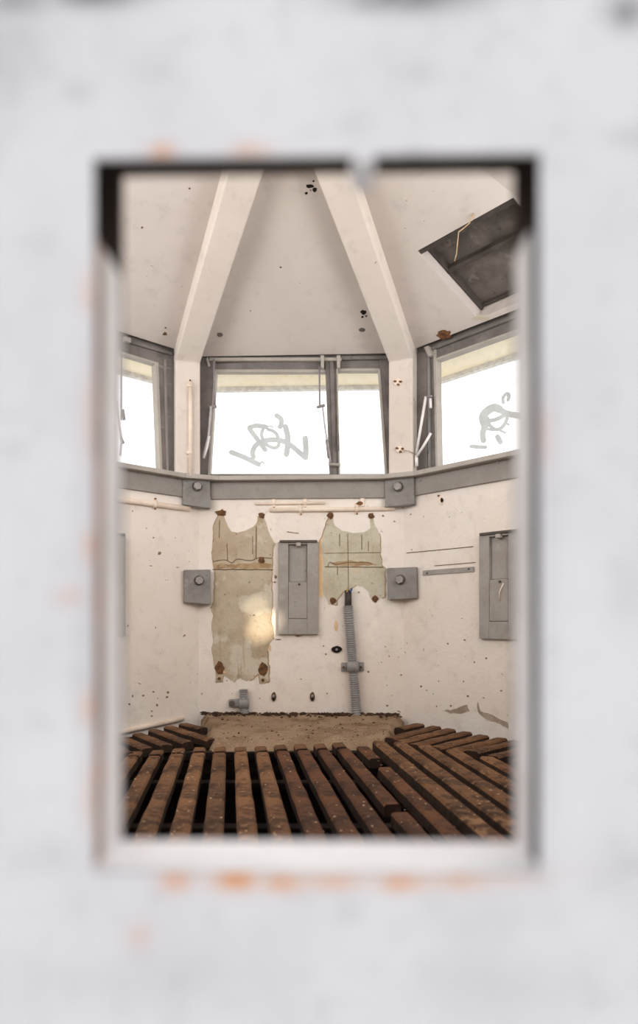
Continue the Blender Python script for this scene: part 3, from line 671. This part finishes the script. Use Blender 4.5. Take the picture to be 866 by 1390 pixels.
t1 = thing('duckboard', (-.25, 1.7, 0), 'large wooden slatted duckboard filling the near floor, left of the raised one', 'duckboard')
SW, SH = .044, .032
far = {-7: 1036, -6: 1033, -5: 1030, -4: 1027, -3: 1025.5, -2: 1023, -1: 1021.5, 0: 1021.5, 1: 1021, 2: 1020.5, 3: 1018.5, 4: 1018, 5: 1017, 6: 1015.5, 7: 1013.5}
for k in range(-7, 8):
    pp = -.037 + .0735 * k; wm = 'wood' if k < 3 else 'wood2'
    y0 = far[k]
    cuts = [(y0, NEAR)]
    if k == 7: cuts = [(y0, 1030), (1042, NEAR)]
    if k == 6: cuts = [(y0, 1091), (1103, NEAR)]
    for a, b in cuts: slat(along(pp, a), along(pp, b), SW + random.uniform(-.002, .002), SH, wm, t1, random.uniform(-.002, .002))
    if -4 <= k < 7:                            # short end blocks at the dirt
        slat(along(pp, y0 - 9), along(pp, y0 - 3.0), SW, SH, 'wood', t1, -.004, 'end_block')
for y in (1019.5, 1060, 1120, 1200):
    a, b = along(-.58, y, SLAT_Z - SH), along(.50, y, SLAT_Z - SH)
    MB().bar(a - UP * .017, b - UP * .017, .04, .032).build('batten', M['under'], t1, bevel=.003)
t2 = thing('duckboard', (.4, 1.7, 0), 'raised long slatted duckboard on the near right of floor', 'duckboard')
far2 = {8: 1008.5, 9: 1009.5, 10: 1014, 11: 1020, 12: 1030, 13: 1040, 14: 1052}
for k in range(8, 15):
    pp = -.037 + .0735 * k
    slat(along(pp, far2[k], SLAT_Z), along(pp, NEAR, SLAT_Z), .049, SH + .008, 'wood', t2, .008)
for y in (1055, 1125, 1200):
    a, b = along(.54, y, SLAT_Z - SH), along(1.0, y, SLAT_Z - SH)
    MB().bar(a - UP * .018, b - UP * .018, .04, .034).build('batten', M['under'], t2, bevel=.003)
t3 = thing('duckboard', hitz(215, 1003, 0), 'small slatted duckboard piece at back left, along the wall', 'duckboard')
for a, b in (((128, 1013), (148, 1027)), ((146, 1006), (174, 1021.5)), ((165.5, 1000), (201, 1015.5)), ((187, 995), (227, 1010.5)), ((208, 989.5), (255, 1007)), ((229, 985.5), (288, 1003.5)), ((249, 981.5), (276, 988))):
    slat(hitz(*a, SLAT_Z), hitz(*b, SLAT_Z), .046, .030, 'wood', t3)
a, b = hitz(140, 1012, SLAT_Z - .03), hitz(268, 989, SLAT_Z - .03); MB().bar(a - UP * .018, b - UP * .018, .04, .034).build('batten', M['under'], t3)
t4 = thing('duckboard', hitz(610, 1000, 0), 'small slatted duckboard piece at back right, along the wall', 'duckboard')
for a, b in (((542, 988), (570, 982)), ((529, 1001.5), (592, 985.5)), ((543, 1006), (612, 989)), ((561, 1010.5), (634, 993)), ((591, 1014), (656, 997.5)), ((618, 1017), (681, 1001.5)), ((641, 1019.5), (702, 1005)), ((668, 1026), (732, 1010)), ((700, 1033), (764, 1017))):
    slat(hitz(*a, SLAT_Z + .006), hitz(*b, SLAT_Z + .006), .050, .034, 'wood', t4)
a, b = hitz(575, 996, SLAT_Z - .03), hitz(720, 1022, SLAT_Z - .03); MB().bar(a - UP * .016, b - UP * .016, .04, .034).build('batten', M['under'], t4)
# ------------------------------------------------------------------ dirt heap, crumbs and flakes
cs = [hitz(278, 969, SLAT_Z), hitz(552, 964, SLAT_Z), hitz(528, 1006, SLAT_Z), hitz(286, 1009, SLAT_Z)]
cs[0] = WB.pt(.01, SLAT_Z, .0); cs[1] = WB.pt(1.0, SLAT_Z, .0)
nx, ny = 90, 56; vs = []; fs = []
for j in range(ny + 1):
    for i in range(nx + 1):
        f, g_ = i / nx, j / ny
        p = cs[0].lerp(cs[1], f).lerp(cs[3].lerp(cs[2], f), g_)
        ed = min(f, 1 - f) * nx / 3; fr_ = (1 - g_) * ny / 7
        k = min(1, ed) * min(1, fr_)
        h = .006 * noise.noise(p * 9) + .004 * noise.noise(p * 30) + .003 * noise.noise(p * 75) + .004
        p = p + UP * (h * k - (1 - k) * .034) + V((noise.noise(p * 14) * .012, noise.noise(p * 14 + V((5, 5, 5))) * .012, 0)) * (1 if g_ > .05 else 0)
        vs.append(p)
for j in range(ny):
    for i in range(nx): a = j * (nx + 1) + i; fs.append([a, a + 1, a + nx + 2, a + nx + 1])
bot = len(vs)
rim = [i for i in range(nx + 1)] + [j * (nx + 1) + nx for j in range(1, ny + 1)] + [ny * (nx + 1) + i for i in range(nx - 1, -1, -1)] + [j * (nx + 1) for j in range(ny - 1, 0, -1)]
for i in rim: vs.append(V((vs[i].x, vs[i].y, .001)))
for k in range(len(rim)): fs.append([rim[k], rim[(k + 1) % len(rim)], bot + (k + 1) % len(rim), bot + k])
mb = MB(); mb.add(vs, fs, True)
tag(mb.build('dirt_heap', M['sand']), 'sandy brown dirt covering the strip of floor along the back wall', 'dirt', kind='stuff')
def crumbs(name, n, fn, m, label, cat, s0, s1, flat=.6):
    mb = MB()
    for _ in range(n):
        p = fn(); s = random.uniform(s0, s1); a = random.uniform(0, 6.28); ax = V((math.cos(a), math.sin(a), 0)) * s * random.uniform(1, 2.2); ay = V((-math.sin(a), math.cos(a), 0)) * s; az = UP * s * flat
        mb.add([p + ax, p + ay, p - ax, p - ay, p + az, p - az], [[0, 1, 4], [1, 2, 4], [2, 3, 4], [3, 0, 4], [1, 0, 5], [2, 1, 5], [3, 2, 5], [0, 3, 5]])
    tag(mb.build(name, M[m]), label, cat, kind='stuff')
def nearwall(): return WB.pt(random.uniform(.02, .985), SLAT_Z + .007, abs(random.gauss(0, .05)) + .004)
crumbs('wall_foot_crumbs', 420, nearwall, 'crumb', 'dark crumbs of dirt lying along the foot of the back wall', 'crumbs', .003, .011)
def onboards():
    k = random.choice(range(-4, 14)); pp = -.037 + .0735 * k + random.uniform(-.018, .018); y = random.uniform(1020, 1135)
    if k >= 10: y = random.uniform(1045, 1135)
    return along(pp, y, SLAT_Z + (.0095 if k > 7 else .002))
crumbs('paint_flakes', 230, onboards, 'straw', 'pale paint flakes and straw bits scattered over the slats', 'flakes', .0012, .0035, .3)
def onsand():
    return hitz(random.uniform(300, 525), random.uniform(973, 1004), SLAT_Z + .009)
crumbs('pebbles', 90, onsand, 'crumb', 'small dark pebbles scattered over the sandy dirt', 'pebbles', .0015, .005)
# ------------------------------------------------------------------ ceiling hatch, chips, holes
t = thing('ceiling_hatch', H1, 'dark grey board hatch set into the sloping ceiling at right', 'hatch')
up = -fn; dp = .075
hh = [H1, H3, H4, H2]; cenH = sum(hh, V()) / 4
m = MB()
for k in range(4):
    a, b = hh[k], hh[(k + 1) % 4]; m.add([a, b, b + up * dp, a + up * dp], [[0, 1, 2, 3]])
m.build('reveal', M['ceil'], t, fix=False)
ins = [p + (cenH - p) * .0 + up * dp for p in hh]
MB().prism(ins, [p + up * .02 for p in ins]).build('hatch_board', M['hatch'], t)
def hb(a, b, w, h, n, mm='hatchbar', off=dp): MB().bar(a + up * (off - h / 2), b + up * (off - h / 2), w, h, up=up).build(n, M[mm], t, bevel=.003)
l1, l2 = H1.lerp(H3, .42), H2.lerp(H4, .42); hb(l1, l2, .022, .03, 'cross_bar')
e1 = (H3 - H1).normalized(); e2 = (H2 - H1).normalized()
hb(H1 + e1 * .012, H2 + e1 * .012, .024, .07, 'hatch_frame'); hb(H1 + e2 * .008 + e1 * .02, H3 + e2 * .008 - e1 * .0, .012, .03, 'hatch_frame'); hb(H3 - e1 * .01, H4 - e1 * .01, .012, .02, 'hatch_frame')
g = [cpx(643, 290, .001), cpx(637, 303, .012), cpx(629, 310, .012), cpx(622.5, 315, .012), cpx(621, 330, .016), cpx(619.5, 345, .018), cpx(617, 354, .018)]
tag(MB().tube(g, .0024, 6).build('hanging_wire', M['wire']), 'thin pale wire dangling in front of the ceiling hatch', 'wire')
def cdecal(i, pts, name, m, off=.0012, th=.01):
    P = []; n = None
    for x, y in pts: p, n = facet_px(i, x, y, off); P.append(p)
    return MB().prism(P, [p - n * th for p in P]).build(name, M[m], ceiling)
cdecal(0, blob(298.5, 454.5, 4.2, 2.8, 14, .08), 'drilled_hole', 'hatch'); cdecal(0, blob(491.5, 448, 4.4, 2.7, 14, .08), 'drilled_hole', 'hatch')
for x, y, rx, ry in ((420.5, 253, 4.6, 2.6), (427.5, 257.5, 3, 3), (416, 262.5, 2, 1.6), (425.5, 246, 1.6, 1.4), (435, 242.5, 1.2, 1.2), (493.5, 424, 4.2, 3), (492, 430.5, 1.6, 1.3), (497, 429, 1.4, 1.2), (381, 363, 1.4, .9), (331, 262, 1.3, 1)):
    cdecal(0, blob(x, y, rx, ry, 10, .3), 'paint_chip', 'dark')
for x, y, rx, ry in ((224, 453.5, 2.8, 2.4), (257.5, 256, 1.5, 1.2), (225, 445, 1.4, 1.1), (193, 309, 1.6, 1.3)): cdecal(7, blob(x, y, rx, ry, 10, .3), 'paint_chip', 'crack')
cdecal(1, blob(602, 454, 10.5, 6.5, 18, .25), 'bare_chip', 'rust'); cdecal(1, blob(653, 432, 12, 3, 14, .2), 'bare_chip', 'plaster')
# ------------------------------------------------------------------ the steel door with its view hatch (foreground)
uL, uR = WD.uz(125, 700)[0], WD.uz(735, 700)[0]
zT = WD.uz(433, 209)[1]; zB = WD.uz(433, 1186)[1]
def lines(a, b, step): n = max(1, int(round((b - a) / step))); return [a + (b - a) * i / n for i in range(n + 1)]
us = lines(DU0, -.17, .03)[:-1] + lines(-.17, uL, .004)[:-1] + lines(uL, uR, .004)[:-1] + lines(uR, .16, .004)[:-1] + lines(.16, DU1, .03)
zs = lines(DZ0, .33, .03)[:-1] + lines(.33, zB, .004)[:-1] + lines(zB, zT, .004)[:-1] + lines(zT, .86, .004)[:-1] + lines(.86, DZ1, .04)
mb = MB(); idx = {}
for j, z in enumerate(zs):
    for i, u in enumerate(us): idx[i, j] = len(mb.v); mb.v.append(WD.pt(u, z, 0))
for j in range(len(zs) - 1):
    for i in range(len(us) - 1):
        uc, zc = (us[i] + us[i + 1]) / 2, (zs[j] + zs[j + 1]) / 2
        if uL < uc < uR and zB < zc < zT: continue
        mb.f.append([idx[i, j], idx[i + 1, j], idx[i + 1, j + 1], idx[i, j + 1]]); mb.sm.append(False)
nfront = len(mb.v)
hol = [(uL, zB), (uR, zB), (uR, zT), (uL, zT)]; ou = [(DU0, DZ0), (DU1, DZ0), (DU1, DZ1), (DU0, DZ1)]
for k in range(4):
    a, b = hol[k], hol[(k + 1) % 4]
    mb.add([WD.pt(*a, 0), WD.pt(*b, 0), WD.pt(*b, -.003), WD.pt(*a, -.003)], [[0, 1, 2, 3]])
    c, d = ou[k], ou[(k + 1) % 4]
    mb.add([WD.pt(*a, -.003), WD.pt(*b, -.003), WD.pt(*d, -.003), WD.pt(*c, -.003)], [[0, 1, 2, 3]])
    mb.add([WD.pt(*c, 0), WD.pt(*d, 0), WD.pt(*d, -.054), WD.pt(*c, -.054)], [[0, 1, 2, 3]])
door = struct(mb.build('door_1', M['door'], loc=WD.pt(-.07, 0, 0), fix=False))
RS = [(220, 207, 17, 9, .9), (340, 205, 24, 8, .75), (240, 1194, 20, 12, .85), (322, 1193, 32, 14, 1.0), (385, 1198, 34, 10, .8), (450, 1196, 40, 9, .75), (545, 1198, 36, 10, .8), (625, 1194, 40, 11, .7), (700, 1193, 40, 8, .35),
      (190, 1270, 16, 16, .3), (124, 740, 8, 20, .8), (96, 810, 20, 12, .3), (122, 560, 8, 60, .4), (122, 395, 9, 26, .5), (122, 960, 9, 20, .7), (124, 1080, 9, 40, .4), (738, 590, 9, 40, .35), (480, 1180, 200, 6, .35)]
SM = [(130, -6, 60, 14, .9), (20, 0, 50, 22, .55), (560, -4, 90, 18, .8), (520, 4, 40, 10, .5), (852, 15, 26, 24, .7), (0, 80, 60, 90, .22), (220, 95, 30, 16, .12), (105, 122, 22, 14, .2), (570, 100, 30, 14, .14), (480, 170, 26, 14, .14),
      (850, 185, 30, 12, .2), (18, 610, 20, 14, .18), (10, 565, 30, 10, .12), (850, 800, 26, 50, .14), (840, 1180, 40, 40, .14), (60, 1160, 60, 30, .1), (600, 1250, 120, 30, .06), (200, 1330, 160, 40, .1), (700, 1340, 160, 50, .1), (115, 900, 14, 280, .12), (745, 860, 10, 300, .10)]
me = door.data; ar = me.attributes.new('rust', 'FLOAT', 'POINT'); asm = me.attributes.new('smudge', 'FLOAT', 'POINT')
def spots(S):
    out = []
    for x, y, rx, ry, a in S:
        u0, z0 = WD.uz(x, y); s = .3 / F; out.append((u0, z0, rx * s, ry * s, a))
    return out
RS, SM = spots(RS), spots(SM)
for i, v in enumerate(me.vertices):
    if i >= nfront: continue
    p = V(v.co) + WL0[door] - WD.o; u = p.dot(WD.u); z = p.z
    nn = noise.noise(V((u * 160, z * 160, 0))) + .6 * noise.noise(V((u * 420, z * 420, 3)))
    for at_, S, gn_ in ((ar, RS, .55), (asm, SM, .35)):
        s = 0
        for u0, z0, rx, rz, a in S:
            q = ((u - u0) / rx) ** 2 + ((z - z0) / rz) ** 2
            if q < 6: s = max(s, a * math.exp(-q * .9))
        at_.data[i].value = max(0, min(1, s * (1 + gn_ * nn)))
TH = -.0450
def dz(y, n): return WD.uz(433, y, n)[1]
ySlotL, ySlotR = dz(352, -.03), dz(328, -.03)
MB().wbox(WD, uL - .010, uL - .0006, zB, ySlotL, -.019, TH).build('jamb', M['reveal'], door, bevel=.001)
MB().wbox(WD, uR + .0006, uR + .010, zB, ySlotR, -.023, TH).build('jamb', M['reveal'], door, bevel=.001)
MB().wbox(WD, uL - .010, uL - .0016, zB, ySlotL, -.003, -.0188).build('jamb_edge', M['doorrust'], door)
MB().wbox(WD, uR + .0022, uR + .012, zB, ySlotR, -.003, -.0228).build('jamb_edge', M['doorshade'], door)
MB().wbox(WD, uL - .010, uR + .010, zB - .006, zB, -.0005, TH).build('sill', M['sill'], door, bevel=.001)
# dark sheet at the back of the cavity, with its own opening
zT2 = dz(232, TH)
m = MB()
for k in range(4):
    a, b = [(uL - .0006, zB - .006), (uR + .0006, zB - .006), (uR + .0006, zT2), (uL - .0006, zT2)][k], [(uL - .0006, zB - .006), (uR + .0006, zB - .006), (uR + .0006, zT2), (uL - .0006, zT2)][(k + 1) % 4]
    c, d = ou[k], ou[(k + 1) % 4]
    m.prism([WD.pt(*a, TH), WD.pt(*b, TH), WD.pt(*d, TH), WD.pt(*c, TH)], [WD.pt(*a, TH - .003), WD.pt(*b, TH - .003), WD.pt(*d, TH - .003), WD.pt(*c, TH - .003)])
m.build('back_sheet', M['doorback'], door)
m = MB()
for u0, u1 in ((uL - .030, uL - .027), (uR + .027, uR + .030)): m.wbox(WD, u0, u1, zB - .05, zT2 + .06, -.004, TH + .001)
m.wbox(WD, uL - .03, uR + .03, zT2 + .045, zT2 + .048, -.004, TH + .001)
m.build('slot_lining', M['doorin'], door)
MB().pxprism(WD, [(476, 200), (512, 200), (508, 214), (503, 220), (488, 220), (480, 213)], .0015, -.02).build('bent_tab', M['door'], door, bevel=.001)
# ------------------------------------------------------------------ light
w = bpy.data.worlds.new('sky'); bpy.context.scene.world = w; w.use_nodes = True; nt = w.node_tree; N = nt.nodes; K = nt.links
bg = N['Background']; tc = N.new('ShaderNodeTexCoord'); sp = N.new('ShaderNodeSeparateXYZ'); K.new(tc.outputs['Generated'], sp.inputs[0])
mr = N.new('ShaderNodeMapRange'); mr.inputs[1].default_value = -.35; mr.inputs[2].default_value = .15; mr.inputs[3].default_value = 1.18; mr.inputs[4].default_value = 2.3
K.new(sp.outputs['Y'], mr.inputs[0]); K.new(mr.outputs[0], bg.inputs['Strength'])
cr = N.new('ShaderNodeValToRGB'); cr.color_ramp.elements[0].color = (1, .97, .95, 1); cr.color_ramp.elements[1].color = (.93, .96, 1, 1)
K.new(sp.outputs['Z'], cr.inputs[0]); K.new(cr.outputs[0], bg.inputs['Color'])
def portal(a, b):
    mid = (a + b) / 2; L = bpy.data.lights.new('window_portal', 'AREA'); L.shape = 'RECTANGLE'; L.size = (b - a).length; L.size_y = .60
    L.cycles.is_portal = True
    o = bpy.data.objects.new('window_portal', L); C.objects.link(o)
    n = V((a.y - b.y, b.x - a.x)).normalized()
    if n.dot(cen - mid) < 0: n = -n
    p = mid - n * .085; o.location = (p.x, p.y, ZLEDGE + .28)
    o.rotation_euler = V((n.x, n.y, 0)).to_track_quat('-Z', 'Y').to_euler()
for k in (7, 0, 1): portal(RING[k], RING[(k + 1) % 8])
def window_fill(a, b, watts, col):  # fill lamp added outside an unseen window to brighten the cabin
    mid = (a + b) / 2; L = bpy.data.lights.new('side_window_fill', 'AREA'); L.shape = 'RECTANGLE'; L.size = (b - a).length * .9; L.size_y = .52
    L.energy = watts; L.color = col
    o = bpy.data.objects.new('side_window_fill', L); C.objects.link(o)
    n = V((a.y - b.y, b.x - a.x)).normalized()
    if n.dot(cen - mid) < 0: n = -n
    p = mid - n * .10; o.location = (p.x, p.y, ZLEDGE + .27)
    o.rotation_euler = V((n.x, n.y, -.08)).to_track_quat('-Z', 'Y').to_euler()
for k, wt in ((2, 12), (3, 8.5), (5, 8.5), (6, 12)): window_fill(RING[k], RING[(k + 1) % 8], wt, (1, .99, .975))
def spot(name, loc, target, energy, col, ang, blend, size):
    L = bpy.data.lights.new(name, 'SPOT'); L.energy = energy; L.color = col; L.spot_size = math.radians(ang); L.spot_blend = blend; L.shadow_soft_size = size
    o = bpy.data.objects.new(name, L); C.objects.link(o); o.location = loc; o.rotation_euler = (V(target) - V(loc)).to_track_quat('-Z', 'Y').to_euler()
spot('glint_spot', (.95, 1.4, 1.5), WB.px(358, 850), 420, (1, .86, .62), 4.2, 1, .01)  # lamps added inside the cabin to make the warm glow on the plaster
spot('glint_spot', (.95, 1.4, 1.5), WB.px(346, 824), 170, (1, .86, .62), 3.0, 1, .01)
# ------------------------------------------------------------------ camera
cd = bpy.data.cameras.new('camera'); co = bpy.data.objects.new('camera', cd); C.objects.link(co); bpy.context.scene.camera = co
cd.sensor_fit = 'HORIZONTAL'; cd.sensor_width = 36; cd.lens = 36 * F / 866; cd.shift_y = (HY - 695) / 866; cd.clip_start = .01
# horizontal fit: shift is in units of the frame width
co.location = CAM; co.rotation_euler = (math.pi / 2, 0, YAW)
cd.dof.use_dof = True; cd.dof.focus_distance = 2.5; cd.dof.aperture_fstop = 3.4
vs_ = bpy.context.scene.view_settings; vs_.view_transform = 'Standard'; vs_.look = 'None'; vs_.exposure = 0.0; vs_.gamma = 1.0
bpy.context.scene.cycles.max_bounces = 10; bpy.context.scene.cycles.diffuse_bounces = 6; bpy.context.scene.cycles.transparent_max_bounces = 16
GROUPS = {'bolted_plate': 'grey plates bolted over the wall corners', 'electrical_box': 'grey electrical cover boxes on the walls', 'wall_anchor': 'rusty anchors around the bare plaster patches',
          'wall_stud': 'studs low on the back wall', 'post_fitting': 'rusty fittings on the right window post', 'painted_pipe': 'painted pipes along the walls', 'duckboard': 'wooden duckboards on the floor',
          'concrete_rib': 'concrete posts bending into roof ribs', 'corrugated_conduit': 'grey corrugated conduits on the back wall'}
for ob in bpy.data.objects:
    k = ob.name.split('.')[0]
    if ob.parent is None and k in GROUPS: ob['group'] = GROUPS[k]
for mm in bpy.data.materials:
    if '_' in mm: del mm['_']
